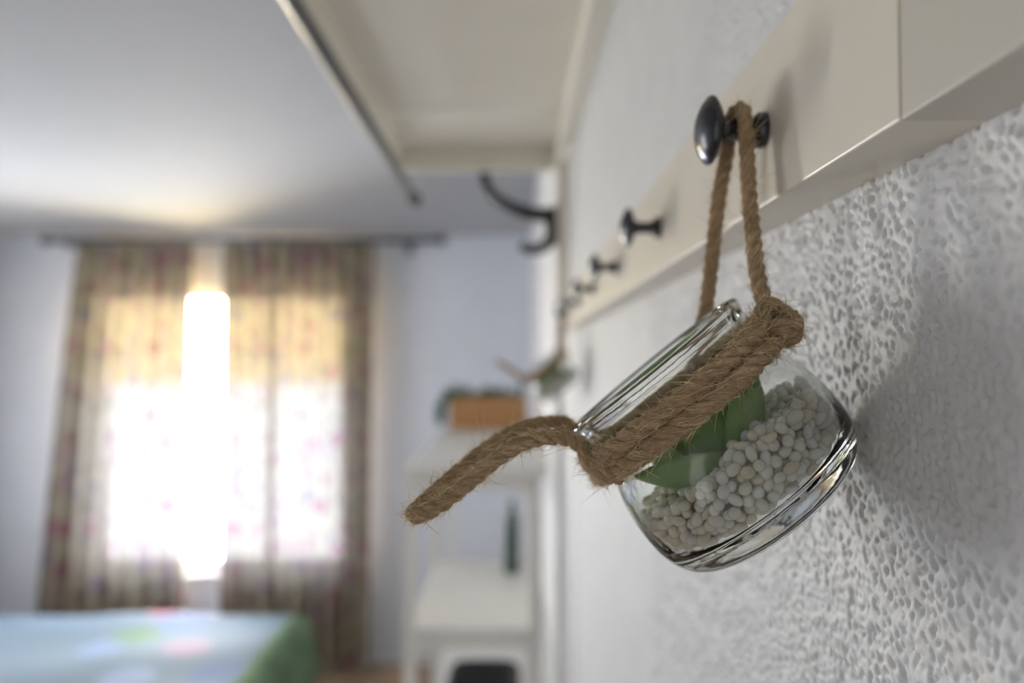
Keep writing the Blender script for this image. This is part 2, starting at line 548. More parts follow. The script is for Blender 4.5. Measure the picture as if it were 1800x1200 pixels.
o = struct(MB().box(XW - 0.003, XW + 0.1, 1.335, 1.62, 0, ZC), 'trim_1', M['white_smooth']); tag(o, 'smooth white wall strip past the stucco', 'trim')
o = struct(MB().box(XP, XW + 0.1, 1.622, YB, 0, ZC, 0.003), 'wall_right', M['white_smooth']); tag(o, 'smooth white stretch of wall beside the shelf unit', 'wall')
o = struct(MB().box(WX1 + 0.4, XP, YB - 0.015, YB, 0, 0.09, 0.004), 'baseboard_back', M['white_smooth']); tag(o, 'white baseboard along the far wall', 'baseboard')

# far window with frame, two casements and a half-lowered shutter
w1 = empty('window_1', ((WX0 + WX1) / 2, YB + 0.06, WZ0)); tag(w1, 'bright far window behind the floral curtains', 'window', kind='structure')
f = MB()
f.box(WX0, WX0 + 0.05, YB + 0.05, YB + 0.11, WZ0, WZ1, 0.004); f.box(WX1 - 0.05, WX1, YB + 0.05, YB + 0.11, WZ0, WZ1, 0.004)
f.box(WX0, WX1, YB + 0.05, YB + 0.11, WZ0, WZ0 + 0.05, 0.004); f.box(WX0, WX1, YB + 0.05, YB + 0.11, WZ1 - 0.05, WZ1, 0.004)
f.build('window_frame', M['white_smooth'], w1)
xm = -1.45
MB().box(xm - 0.02, xm + 0.02, YB + 0.05, YB + 0.10, WZ0 + 0.05, WZ1 - 0.05, 0.004).build('mullion', M['white_smooth'], w1)
MB().box(WX0 + 0.05, xm - 0.02, YB + 0.075, YB + 0.080, WZ0 + 0.05, WZ1 - 0.05).build('pane', M['pane'], w1)
MB().box(xm + 0.02, WX1 - 0.05, YB + 0.075, YB + 0.080, WZ0 + 0.05, WZ1 - 0.05).build('pane', M['pane'], w1)
MB().box(WX0 - 0.03, WX1 + 0.03, YB - 0.04, YB + 0.05, WZ0 - 0.03, WZ0, 0.006).build('window_sill', M['white_smooth'], w1)
zs = WZ1
sh = empty('roller_shutter', ((WX0 + WX1) / 2, YB + 0.145, CAMZ - 0.09)); tag(sh, 'cream roller shutter lowered over the top of the far window', 'shutter')
while zs > CAMZ - 0.08:
    MB().box(WX0 + 0.002, WX1 - 0.002, YB + 0.135, YB + 0.143, zs - 0.050, zs - 0.001, 0.003, 1).build('slat', M['shutter'], sh)
    zs -= 0.05

# ------------------------------------------------------------------ curtains and rod
RODZ = CAMZ + 0.69
ROD_Y = 4.20
cr = empty('curtain_rod', (-1.5, ROD_Y, RODZ)); tag(cr, 'dark grey curtain rod above the far window', 'curtain rod')
MB().tube([Vector((-2.66, ROD_Y, RODZ)), Vector((-0.45, ROD_Y, RODZ))], 0.016, 16).build('rod', M['rod'], cr, True)
for x, s in ((-2.66, -1), (-0.45, 1)):
    MB().lathe([(0.0, 0), (0.022, 0.002), (0.030, 0.02), (0.028, 0.04), (0.016, 0.055), (0, 0.06)], Vector((x, ROD_Y, RODZ)), Vector((s, 0, 0)), Vector((0, 0, 1)), 20).build('finial', M['rod'], cr, True)
for x in (-2.56, -0.62):
    b = MB().box(x - 0.012, x + 0.012, ROD_Y - 0.01, YB, RODZ - 0.035, RODZ - 0.016, 0.003)
    b.box(x - 0.02, x + 0.02, YB - 0.008, YB, RODZ - 0.06, RODZ + 0.03, 0.003)
    b.build('bracket', M['rod'], cr)

def curtain(xt0, xt1, xb0, xb1, folds, seed, label):
    rng = random.Random(seed)
    nx, nz = folds * 12, 46
    ztop, zbot = RODZ - 0.018, 0.02
    ph = [rng.uniform(-0.5, 0.5) for _ in range(folds + 2)]
    V, U, F = [], [], []
    for j in range(nz + 1):
        v = j / nz
        for i in range(nx + 1):
            u = i / nx
            x0 = xt0 + (xb0 - xt0) * v ** 0.8; x1 = xt1 + (xb1 - xt1) * v ** 0.8
            k = u * folds
            amp = 0.022 + 0.020 * v
            w = math.sin(2 * math.pi * k + ph[int(k)] * v * 0.8) + 0.3 * math.sin(3.1 * k + seed + 2 * v)
            V.append(Vector((x0 + (x1 - x0) * u, ROD_Y + 0.002 + amp * w * 0.85, ztop + (zbot - ztop) * v)))
            U.append((u * (xt1 - xt0) * 1.7, -v * 2.4))
    for j in range(nz):
        for i in range(nx):
            a = j * (nx + 1) + i
            F.append((a, a + 1, a + nx + 2, a + nx + 1))
    e = empty('curtain', ((xt0 + xt1) / 2, ROD_Y, 0.02))
    mesh_obj('cloth', V, F, M['curtain'], e, True, U)
    hd = MB()
    nr = 7
    for k in range(nr):
        x = xt0 + (xt1 - xt0) * (k + 0.5) / nr
        ring = [Vector((x, ROD_Y + 0.021 * math.cos(a), RODZ + 0.021 * math.sin(a))) for a in [2 * math.pi * q / 16 for q in range(17)]]
        MB().tube(ring, 0.003, 6, False).build('ring', M['rod'], e, True)
    tag(e, label, 'curtain', 'floral curtains at the far window')
    return e
curtain(-2.50, -1.84, -2.72, -1.88, 7, 3, 'left floral curtain panel, backlit by the far window')
curtain(-1.675, -0.80, -1.67, -0.83, 9, 8, 'right floral curtain panel, nearer the white shelf unit')

# ------------------------------------------------------------------ bed
BX0, BX1, BY0, BY1, BZ = -2.95, -0.98, 1.9, 3.60, CAMZ - 1.20
bed = empty('bed', ((BX0 + BX1) / 2, (BY0 + BY1) / 2, 0)); tag(bed, 'bed under a pale blue floral quilt, below the window', 'bed')
MB().box(BX0 + 0.06, BX1 - 0.06, BY0 + 0.05, BY1 - 0.05, 0.14, 0.32, 0.02).build('bed_base', M['white_smooth'], bed)
MB().box(BX0 + 0.04, BX1 - 0.04, BY0 + 0.03, BY1 - 0.03, 0.32, BZ - 0.03, 0.06, 4).build('mattress', M['white_smooth'], bed, True)
for x in (BX0 + 0.15, BX1 - 0.15):
    for y in (BY0 + 0.15, BY1 - 0.15):
        MB().lathe([(0.0, 0), (0.022, 0), (0.03, 0.14), (0, 0.14)], Vector((x, y, 0)), Vector((0, 0, 1)), Vector((1, 0, 0)), 16).build('leg', M['planter_wood'], bed, True)
def quilt():
    nx, ny = 60, 52
    def prof(u, lo, hi, drop):
        # arc-length coordinate u in 0..1 -> (pos, height below top)
        L = hi - lo; tot = L + 2 * drop; s = u * tot; r = 0.09
        def side(q):   # q measured inward from hem
            if q < drop - r * 0.8: return (-0.035 * (1 - q / drop), drop - q)
            a = (q - (drop - r * 0.8)) / (r * 1.57)
            a = min(a, 1.0) * math.pi / 2
            return (r - r * math.cos(a), 0.8 * r * (1 - math.sin(a)))
        if s < drop + r:
            p, h = side(s); return lo + p, h
        if s > tot - drop - r:
            p, h = side(tot - s); return hi - p, h
        return lo + (s - drop), 0.0
    V, F = [], []
    for j in range(ny + 1):
        y, hy = prof(j / ny, BY0, BY1, 0.33)
        for i in range(nx + 1):
            x, hx = prof(i / nx, BX0, BX1, 0.33)
            h = max(hx, hy)
            z = BZ - h + 0.006 * math.sin(9 * x + 3 * y) + 0.006 * math.sin(11 * y - 4 * x)
            wv = 0.02 * math.sin(14 * (x + y)) * min(1, h / 0.2)
            V.append(Vector((x + wv * (1 if i > nx / 2 else -1) * (hx > 0.02), y + wv * (hy > 0.02), z)))
    for j in range(ny):
        for i in range(nx):
            a = j * (nx + 1) + i
            F.append((a, a + 1, a + nx + 2, a + nx + 1))
    q = mesh_obj('quilt', V, F, M['quilt'], bed, True)
    q.data.materials.append(M['quilt_hem'])
    for p in q.data.polygons:
        i = p.index % nx
        if i >= nx - 9 or i < 8: p.material_index = 1
    sd = q.modifiers.new('thick', 'SOLIDIFY'); sd.thickness = 0.012; sd.offset = -1
quilt()

# ------------------------------------------------------------------ white shelf unit with things on it
UF, UB = 2.05, 3.55
ux0, ux1 = -0.315, XP - 0.006
un = empty('shelf_unit', ((ux0 + ux1) / 2, (UF + UB) / 2, 0)); tag(un, 'white open shelf unit against the right wall', 'shelf unit')
ZT = CAMZ - 0.297
MB().box(ux0, ux1, UF, UB, ZT - 0.022, ZT, 0.004).build('top_board', M['shelf_white'], un)
ap = MB().box(ux0 + 0.012, ux1 - 0.012, UF + 0.012, UF + 0.03, ZT - 0.06, ZT - 0.022, 0.002)
ap.build('apron', M['shelf_white'], un)
Z2 = CAMZ - 0.735; Z3 = CAMZ - 1.18
MB().box(ux0 + 0.02, ux1 - 0.03, UF, UF + 0.72, Z2 - 0.022, Z2, 0.004).build('shelf', M['shelf_white'], un)
MB().box(ux0 + 0.022, ux1 - 0.032, UF + 0.012, UF + 0.03, Z2 - 0.055, Z2 - 0.022, 0.002).build('apron', M['shelf_white'], un)
MB().box(ux0 + 0.02, ux1 - 0.03, UF, UB - 0.02, Z3 - 0.022, Z3, 0.004).build('shelf', M['shelf_white'], un)
for x in (ux0 + 0.005, ux1 - 0.045):
    for y in (UF + 0.005, UF + 0.70, UB - 0.045):
        MB().box(x, x + 0.035, y, y + 0.035, 0, ZT - 0.022, 0.003).build('post', M['shelf_white'], un)

pb = empty('planter_box', P(858, 752, 3.28)); tag(pb, 'orange-brown wooden planter box on the white shelf unit', 'planter')
c0 = P(790, 752, 3.22); c1 = P(926, 752, 3.22)
px0, px1 = c0.x, min(c1.x, XP - 0.01)
hB = 0.142; pz = ZT
MB().box(px0, px1, 3.22, 3.235, pz, pz + hB / 2 - 0.001, 0.002).build('front_board', M['planter_wood'], pb)
MB().box(px0, px1, 3.22, 3.235, pz + hB / 2 + 0.001, pz + hB, 0.002).build('front_board', M['planter_wood'], pb)
MB().box(px0, px1, 3.335, 3.35, pz, pz + hB, 0.002).build('rear_board', M['planter_wood'], pb)
MB().box(px0, px0 + 0.012, 3.235, 3.335, pz, pz + hB, 0.002).build('side_board', M['planter_wood'], pb)
MB().box(px1 - 0.012, px1, 3.235, 3.335, pz, pz + hB, 0.002).build('side_board', M['planter_wood'], pb)
MB().box(px0 + 0.012, px1 - 0.012, 3.235, 3.335, pz + 0.01, pz + hB - 0.02).build('soil', M['soil'], pb)

def foliage():
    rng = random.Random(5)
    e = empty('trailing_plant', Vector(((px0 + px1) / 2, 3.285, pz + hB - 0.02)))
    def leaf(mb, p, d, L, w):
        d = d.normalized(); s = d.cross(Vector((rng.uniform(-1, 1), rng.uniform(-1, 1), rng.uniform(-1, 1)))).normalized(); nrm = d.cross(s)
        mb.add([p, p + d * L * .5 + s * w, p + d * L, p + d * L * .5 - s * w, p + d * L * .5 + nrm * w * .4], [(0, 1, 4), (1, 2, 4), (2, 3, 4), (3, 0, 4)])
    stems = []
    for k in range(26):
        x = px0 + 0.015 + (px1 - px0 - 0.03) * k / 25
        top = Vector((x + rng.uniform(-.02, .02), 3.285 + rng.uniform(-.03, .03), pz + hB + rng.uniform(0.015, 0.05)))
        stems.append([Vector((x, 3.285, pz + hB - 0.02)), top])
    for k in range(9):
        y = 3.22 + k * 0.015
        stems.append([Vector((px0 + 0.02, y, pz + hB - 0.02)), Vector((px0 - 0.005, y, pz + hB + 0.02)), Vector((px0 - 0.03 - rng.uniform(0, .02), y, pz + hB * .7)),
                      Vector((px0 - 0.035 - rng.uniform(0, .025), y, pz + rng.uniform(0.015, 0.06)))])
    sm = MB(); lm = MB()
    for s in stems:
        pts = spline(s, 0.012) if len(s) > 2 else [s[0].lerp(s[1], q / 4) for q in range(5)]
        sm.tube(pts, 0.0015, 4)
        for p in pts:
            for q in range(4):
                leaf(lm, p, Vector((rng.uniform(-1, 1), rng.uniform(-1, 1), rng.uniform(-.6, .8))), rng.uniform(.014, .026), rng.uniform(.004, .008))
    sm.build('stems', M['leaf_dark'], e)['kind'] = 'stuff'
    lm.build('foliage', M['leaf_dark'], e)['kind'] = 'stuff'
    tag(e, 'dark green trailing plant growing out of the wooden planter box', 'plant')
foliage()

vb = P(899, 978, UF + 0.55)
v = MB().lathe([(0, 0), (0.022, 0), (0.026, 0.01), (0.026, 0.17), (0.022, 0.195), (0.012, 0.21), (0.011, 0.232), (0.014, 0.235), (0.014, 0.245), (0, 0.245)], Vector((vb.x, vb.y, Z2)), Vector((0, 0, 1)), Vector((1, 0, 0)), 24)
o = v.build('bottle', M['dark_green'], None, True); tag(o, 'slim dark green bottle standing on the middle shelf', 'bottle')

def basket():
    bx, by = P(850, 1170, UF + 0.25).x, UF + 0.27
    e = empty('basket', (bx, by, Z3)); tag(e, 'dark brown basket on the lower shelf of the white unit', 'basket')
    m = MB()
    h = 0.20; w0, w1, d0, d1 = 0.085, 0.105, 0.12, 0.14
    for k in range(12):
        t = k / 11; w = w0 + (w1 - w0) * t; d = d0 + (d1 - d0) * t; z = Z3 + 0.008 + t * (h - 0.016)
        pts = []
        for q in range(49):
            a = 2 * math.pi * q / 48
            c, s = math.cos(a), math.sin(a)
            r = (abs(c) ** 5 + abs(s) ** 5) ** (-1 / 5)
            wob = 0.003 * math.sin(a * 24 + k * math.pi)
            pts.append(Vector((bx + (w + wob) * c * r, by + (d + wob) * s * r, z)))
        m.tube(pts, 0.0085, 6, False)
    m.build('woven_wall', M['basket'], e, True)
    MB().box(bx - w0, bx + w0, by - d0, by + d0, Z3 + 0.001, Z3 + 0.012, 0.004).build('bottom', M['basket'], e)
basket()

# ------------------------------------------------------------------ hat rack overhead
RE = 1.557
rk = empty('hat_rack', (-0.08, 0.6, CAMZ + 0.398)); tag(rk, 'cream wall-mounted hat rack seen from below, with black rail', 'rack')
rz = CAMZ
MB().box(-0.240, 0.082, -0.45, RE - 0.02, rz + 0.444, rz + 0.460, 0.001).build('shelf_board', M['rack_cream'], rk)
MB().box(0.082, XW, -0.45, RE, rz + 0.396, rz + 0.460, 0.003).build('back_beam', M['rack_cream'], rk)
MB().box(-0.256, -0.238, -0.45, RE, rz + 0.405, rz + 0.462, 0.003).build('front_beam', M['rack_cream'], rk)
MB().box(-0.238, 0.082, RE - 0.02, RE, rz + 0.401, rz + 0.460, 0.002).build('end_beam', M['rack_cream'], rk)
MB().box(0.0845, XW, RE - 0.075, RE, rz + 0.135, rz + 0.396, 0.003).build('upright', M['rack_cream'], rk)
brx, brz = -0.2135, rz + 0.343
br = MB().tube([Vector((brx, -0.45, brz)), Vector((brx, RE - 0.01, brz))], 0.0095, 16)
bar = br.build('rail', M['black_metal'], rk, True)
MB().lathe([(0, 0), (0.011, 0.001), (0.015, 0.008), (0.015, 0.018), (0.010, 0.027), (0, 0.030)], Vector((brx, RE - 0.014, brz)), Vector((0, 1, 0)), Vector((1, 0, 0)), 18).build('end_cap', M['black_metal'], bar, True)
for y in (0.9, 1.45):
    MB().tube([Vector((brx, y, brz)), Vector((brx - 0.02, y, brz + 0.03)), Vector((brx - 0.033, y, brz + 0.075))], 0.004, 10).build('rail_bracket', M['black_metal'], bar, True)

hy = 1.50
hk = empty('hook', P(975, 405, hy)); hk.parent = rk; hk.location = Vector(hk['_org']) - Vector(rk['_org'])
hm = MB()
up = [P(x, y, hy) for x, y in ((974, 378), (940, 376), (905, 366), (876, 350), (858, 332), (851, 312))]
pts = spline(up, 0.004); n_ = len(pts)
hm.tube(pts, [0.0165 - 0.006 * min(1, i / (n_ * 0.7)) for i in range(n_)], 12)
lo = [P(x, y, hy) for x, y in ((966, 378), (970, 402), (966, 424), (948, 437), (928, 438), (916, 428))]
pts = spline(lo, 0.004); n_ = len(pts)
hm.tube(pts, [0.015 - 0.006 * i / n_ for i in range(n_)], 12)
hm.lathe([(0, -0.004), (0.010, 0.0), (0.0125, 0.007), (0.010, 0.013), (0, 0.016)], P(851, 315, hy), Vector((0, 0, 1)), Vector((1, 0, 0)), 14)
hm.build('prongs', M['hook'], hk, True)
pc = P(975, 400, hy)
MB().box(0.0785, 0.0850, hy - 0.013, hy + 0.013, pc.z - 0.035, pc.z + 0.045, 0.003).build('backplate', M['hook'], hk)

# ------------------------------------------------------------------ peg rail with knobs
XR = 0.088
RZ0, RZ1 = CAMZ + 0.0552, CAMZ + 0.113
KZ = CAMZ + 0.0816
KD = [0.26 + 0.19 * i for i in range(6)]
pr = empty('peg_rail', (XR, 0.75, RZ0)); tag(pr, 'long cream peg rail on the stucco wall with dark round knobs', 'peg rail')
MB().box(XR, XW + 0.001, 0.1682, 1.335, RZ0, RZ1, 0.0007, 2).build('board', M['cream'], pr)
ob = MB().box(XR + 0.0003, XW + 0.001, -0.6, 0.1681, RZ0, RZ1, 0.0004, 2).build('board', M['cream_shaded'], pr)  # near board, its dimmer light painted as a greyer cream
for d in KD:
    k = empty('knob', (XR, d, KZ)); k.parent = pr; k.location = Vector(k['_org']) - Vector(pr['_org'])
    ax = Vector((-1, 0, 0)); og = Vector((XR, d, KZ))
    MB().lathe([(0, -0.001), (0.0062, -0.001), (0.0064, 0.001), (0.0062, 0.0025), (0.0045, 0.0042), (0, 0.0045)], og, ax, Vector((0, 0, 1)), 24).build('collar', M['pewter'], k, True)
    MB().lathe([(0, 0.003), (0.0042, 0.003), (0.0036, 0.007), (0.0036, 0.013), (0.0052, 0.0165), (0, 0.017)], og, ax, Vector((0, 0, 1)), 24).build('stem', M['pewter'], k, True)
    MB().lathe([(0, 0.0155), (0.005, 0.0155), (0.0095, 0.0168), (0.0118, 0.0185), (0.0121, 0.0193), (0.0116, 0.0203), (0.0090, 0.0222), (0.0055, 0.0236), (0.002, 0.0243), (0, 0.0244)], og, ax, Vector((0, 0, 1)), 36).build('disc', M['pewter'], k, True)

# ------------------------------------------------------------------ hanging jar with rope, plant and beads
A_IMG, V_IMG = Vector((0.633, 0, -0.774)), Vector((0.774, 0, 0.633))
JS = 0.965
TILT = 5.0
JP_OUT = [(31.8, 0.0), (33.4, 0.2), (34.6, 0.9), (35.2, 2.0), (35.0, 3.6), (34.2, 5.6), (33.6, 8), (33.2, 11), (33.2, 20), (33.8, 23), (35.4, 27), (37.0, 32), (38.0, 38), (38.4, 44), (38.3, 50), (37.6, 55), (36.2, 59), (33.6, 62.6), (30, 65), (25, 66.2), (20, 66.4), (10, 65.4), (0, 65)]
JP_IN = [(0, 58.6), (14, 58.6), (25, 58.2), (31, 57.2), (34.2, 54.6), (35.7, 50), (36.3, 44), (36.0, 38), (35.0, 32), (33.2, 27), (31.4, 23), (30.2, 20), (30.2, 11), (30.5, 8), (31.0, 5.6), (31.4, 2.5), (31.4, 0.8)]
JP_OUT = [(r, t * 0.965) for r, t in JP_OUT]; JP_IN = [(r, t * 0.965) for r, t in JP_IN]
def rin(t):
    pts = sorted([(b, a) for a, b in JP_IN])
    for (t0, r0), (t1, r1) in zip(pts, pts[1:]):
        if t0 <= t <= t1 and t1 > t0: return r0 + (r1 - r0) * (t - t0) / (t1 - t0)
    return 0 if t > 58 else 31

def sstep(prof, sub=3):
    out = []
    n = len(prof)
    for i in range(n - 1):
        p0 = prof[max(i - 1, 0)]; p1 = prof[i]; p2 = prof[i + 1]; p3 = prof[min(i + 2, n - 1)]
        for k in range(sub):
            t = k / sub
            out.append(tuple(max(0, 0.5 * (2 * p1[c] + (p2[c] - p0[c]) * t + (2 * p0[c] - 5 * p1[c] + 4 * p2[c] - p3[c]) * t * t + (3 * p1[c] - p0[c] - 3 * p2[c] + p3[c]) * t ** 3)) if c == 0 else
                             0.5 * (2 * p1[c] + (p2[c] - p0[c]) * t + (2 * p0[c] - 5 * p1[c] + 4 * p2[c] - p3[c]) * t * t + (3 * p1[c] - p0[c] - 3 * p2[c] + p3[c]) * t ** 3) for c in range(2)))
    out.append(prof[-1])
    return out

RR = 0.0031      # rope radius
def rope_mesh(mb, path, rad, rng, hairs=None, nh=0.0, twist=None, hl=(0.0025, 0.0075)):
    """three twisted strands along path; loose hairs collected into hairs"""
    T, N, B = frames(path)
    pitch = rad * 5.2 if twist is None else twist
    s = 0.0; ph0 = rng.uniform(0, 6.28)
    S = [[], [], []]
    for i, p in enumerate(path):
        if i: s += (p - path[i - 1]).length
        for k in range(3):
            a = ph0 + 2 * math.pi * (s / pitch + k / 3)
            S[k].append(p + (N[i] * math.cos(a) + B[i] * math.sin(a)) * rad * 0.50)
    for k in range(3):
        rr = [rad * 0.56 * (1 + 0.10 * math.sin(i * 0.37 + k * 2 + ph0)) for i in range(len(path))]
        mb.tube(S[k], rr, 9, True, ulen=rng.uniform(0, 50))
        if hairs is not None:
            tt, nn, bb = frames(S[k])
            for i in range(1, len(path) - 1):
                m = nh * (path[i] - path[i - 1]).length
                c = int(m) + (1 if rng.random() < m % 1 else 0)
                for _ in range(c):
                    a = rng.uniform(0, 6.283)
                    out = nn[i] * math.cos(a) + bb[i] * math.sin(a)
                    if out.dot(S[k][i] - path[i]) < -0.2 * rad: continue
                    st = S[k][i] + out * rad * 0.54
                    long = rng.random() < 0.07
                    L = rng.uniform(*hl) * (1.5 if long else 0.8)
                    d = tt[i] * rng.choice((1, 1, 1, -1)) + out * (rng.uniform(0.35, 1.0) if long else rng.uniform(0.02, 0.30)) + Vector((rng.uniform(-1, 1), rng.uniform(-1, 1), rng.uniform(-1, 1))) * 0.22
                    d.normalize()
                    curl = (Vector((rng.uniform(-1, 1), rng.uniform(-1, 1), rng.uniform(-1, 1))) * 0.9 - out * (0.2 if long else 0.5)) / 4
                    pts = [st]
                    for q in range(4):
                        d = (d + curl * 1.15).normalized()
                        pts.append(pts[-1] + d * L / 4)
                    r0 = rng.uniform(0.000055, 0.0001)
                    hairs.tube(pts, [r0, r0, r0, r0 * 0.8, r0 * 0.4], 3, False)

def leaf_mesh(base, d, nrm, L, W, TH, curve):
    """fleshy succulent leaf: spoon shaped, thick, pointed tip"""
    d = d.normalized(); nrm = (nrm - d * nrm.dot(d)).normalized(); s = d.cross(nrm)
    nl, nr = 16, 16
    V, U, F = [], [], []
    for i in range(nl + 1):
        u = i / nl
        w = W * (0.34 + 0.66 * math.sin(math.pi * min(1, u * 0.62 + 0.14)) ** 1.2) * math.sqrt(max(0.0, 1 - max(0.0, (u - 0.6) / 0.4) ** 2.6))
        if i == nl: w = 0.0004
        th = TH * (0.55 + 0.45 * math.sin(math.pi * min(1, u + 0.15))) * math.sqrt(max(0.02, 1 - u ** 4))
        if i == 0: w *= 0.6; th *= 0.6
        c = base + d * L * u + nrm * curve * L * u * u
        for k in range(nr):
            a = 2 * math.pi * k / nr
            ca, sa = math.cos(a), math.sin(a)
            off = s * w * ca + nrm * (th * sa * (1.0 if sa < 0 else 0.55) + 0.18 * w * ca * ca)
            V.append(c + off); U.append((u, k / nr))
    for i in range(nl):
        for k in range(nr):
            k2 = (k + 1) % nr
            F.append((i * nr + k, i * nr + k2, (i + 1) * nr + k2, (i + 1) * nr + k))
    F.append(tuple(range(nr - 1, -1, -1))); F.append(tuple(nl * nr + k for k in range(nr)))
    return V, F, U

ICO = None
def ico(sub):
    bm = bmesh.new(); bmesh.ops.create_icosphere(bm, subdivisions=sub, radius=1)
    V = np.array([v.co[:] for v in bm.verts]); F = [tuple(v.index for v in f.verts) for f in bm.faces]
    bm.free(); return V, F

def hanging_jar(dy, near, which):
    rng = random.Random(21 if near else 33)
    sh = Vector((0, dy, 0))
    O = P(1142, 637, 0.242) + sh
    if not near: O += Vector((-0.004, 0, 0))
    tl_ = R(TILT); ax = A_IMG.normalized() * math.cos(tl_) - Vector((0, 1, 0)) * math.sin(tl_)
    e1 = V_IMG.normalized(); e2 = e1.cross(ax)
    if e2.y > 0: e2 = -e2
    mm = 0.001 * JS
    def J(phi, r, t):     # jar frame: phi from the upper right towards the viewer, mm
        return O + ax * (t * mm) + (e1 * math.cos(phi) + e2 * math.sin(phi)) * (r * mm)
    adj = 'in the foreground' if near else 'far along the rail'
    # glass
    prof = sstep(JP_OUT, 3) + sstep(JP_IN, 3)
    gl = MB().lathe([(r * mm, t * mm) for r, t in prof], O, ax, e1, 96 if near else 48, close=True)
    jar = gl.build('glass_jar', M['glass'], None, True)
    bm = bmesh.new(); bm.from_mesh(jar.data)
    bmesh.ops.remove_doubles(bm, verts=bm.verts, dist=2e-6)
    bmesh.ops.recalc_face_normals(bm, faces=bm.faces); bm.to_mesh(jar.data); bm.free()
    jar.data.polygons.foreach_set('use_smooth', [True] * len(jar.data.polygons))
    tag(jar, 'squat clear glass jar hanging tilted ' + ('from the nearest knob against the stucco' if near else 'at the far end of the peg rail, blurred'), 'jar', 'hanging glass jars')
    if near:
        dp = P(1287, 557, 0.222)
        d = MB(); V, F = ico(3)
        d.add([dp + Vector(v * np.array([0.0021, 0.0018, 0.0021])) for v in V.tolist() and [np.array(q) for q in V]], F)
        o = d.build('clear_droplet', M['glass'], jar, True); o['label'] = 'clear glue droplet on the neck of the jar'
    # beads
    Vi, Fi = ico(2 if near else 1)
    bd = MB(); sp = 3.9 if near else 6.0
    lay = 0; t = 55.6 - 2.2
    while t > 33:
        off = (lay % 2) * sp * 0.5
        y = -36.0
        row = 0
        while y < 36:
            x = -36.0 + off + (row % 2) * sp * 0.5
            while x < 36:
                jx, jy, jt = x + rng.uniform(-1, 1) * 0.9, y + rng.uniform(-1, 1) * 0.9, t + rng.uniform(-1, 1) * 0.9
                r = math.hypot(jx, jy)
                top = 35.5 + 4.5 * math.exp(-(r / 14) ** 2) + 1.6 * math.sin(jx * 0.17 + 1) * math.cos(jy * 0.15) - 0.02 * jx
                if r < rin(jt) - 1.6 and jt > top and (near is False or r > 16 or jt < top + 9):
                    a, b = rng.uniform(2.0, 3.1) * sp / 4.05, rng.uniform(1.6, 2.2) * sp / 4.05
                    lim = max(0.8, rin(jt) - 0.35 - r)
                    q = Quaternion(Vector((rng.uniform(-1, 1), rng.uniform(-1, 1), rng.uniform(-1, 1))).normalized(), rng.uniform(0, 6.28)).to_matrix()
                    Mx = np.array(q) @ np.diag([a, b, b * rng.uniform(.85, 1.1)])
                    W = Vi @ Mx.T
                    # keep inside the glass
                    W = W + np.array([jx, jy, jt])
                    rr = np.hypot(W[:, 0], W[:, 1]); mx = rr.max() - (rin(jt) - 0.25)
                    if mx > 0:
                        W[:, 0] -= jx / max(r, 1e-6) * mx; W[:, 1] -= jy / max(r, 1e-6) * mx
                    W[:, 2] -= max(0.0, W[:, 2].max() - 56.2)
                    base = np.array(O)
                    G = base + mm * (np.outer(W[:, 2], np.array(ax)) + np.outer(W[:, 0], np.array(e1)) + np.outer(W[:, 1], np.array(e2)))
                    bd.add([Vector(g) for g in G], Fi)
                x += sp
            y += sp * 0.866; row += 1
        t -= sp * 0.80; lay += 1
    bo = bd.build('white_beads', M['bead'], None, True)
    tag(bo, 'milky white beads filling the bottom of the ' + ('foreground' if near else 'far, blurred') + ' glass jar', 'beads', kind='stuff')
    if near:
        for (ph, r_, t_, lab) in ((25, 17, 34.4, 'small dark pebble on top of the white beads, beside the succulent'), (12, 33.2, 41, 'small dark pebble among the white beads, at the wall side of the jar')):
            pm = MB(); pm.add([J(R(ph), r_, t_) + Vector((v[0] * 0.0016, v[1] * 0.0012, v[2] * 0.0011 + 0.0003 * math.sin(5 * v[0]))) for v in Vi.tolist()], Fi)
            tag(pm.build('pebble', M['speck'], None, True), lab, 'pebble', 'dark pebbles in the foreground jar')
    # succulent
    sc = empty('succulent', J(0, 0, 38)); tag(sc, 'green fleshy succulent inside the ' + ('foreground glass jar' if near else 'far, blurred glass jar'), 'plant', 'succulents in the glass jars')
    st = MB().lathe([(0, 0), (0.0022, 0.0), (0.0026, 0.002), (0.0030, 0.006), (0.002, 0.009), (0, 0.0095)], J(0, 0, 45.5) + e2 * 0.006, -ax, e1, 12)
    st.build('stem', M['soil'], sc, True)
    spec = []
    for k, (ph, el, L, W, TH, cv) in enumerate([(158, 24, 33, 14, 7, 0.12), (30, 40, 33, 14, 7, 0.08), (340, 34, 30, 12, 6, 0.12), (285, 30, 29, 12, 6, 0.15), (225, 28, 29, 12, 6, 0.15),
                                                (105, 62, 27, 11, 5.5, 0.06), (200, 60, 27, 10.5, 5, 0.06), (320, 62, 27, 10.5, 5, 0.06), (60, 80, 23, 8, 4.5, 0), (220, 80, 23, 8, 4.5, 0)]):
        p = R(ph); rad = (e1 * math.cos(p) + e2 * math.sin(p))
        d = rad * math.cos(R(el)) - ax * math.sin(R(el)); nr = -ax * math.cos(R(el)) - rad * math.sin(R(el))
        V, F, U = leaf_mesh(J(p, 1.2, 41.0) + e2 * 0.006, d, nr, L * mm, W * mm, TH * mm, cv)
        mesh_obj('leaf', V, F, M['succulent'], sc, True, U)
    # rope
    rp = empty('jute_rope', J(math.pi, 36, 14)); tag(rp, 'brown jute rope tied round the ' + ('foreground jar neck and looped over the nearest knob' if near else 'far jar neck, hanging from the last knob'), 'rope', 'ropes holding the glass jars')
    hairs = MB() if near else None
    hd = 6500 if near else 0
    step = 0.0011 if near else 0.003
    rn = 33.2 + RR / mm * 1.06
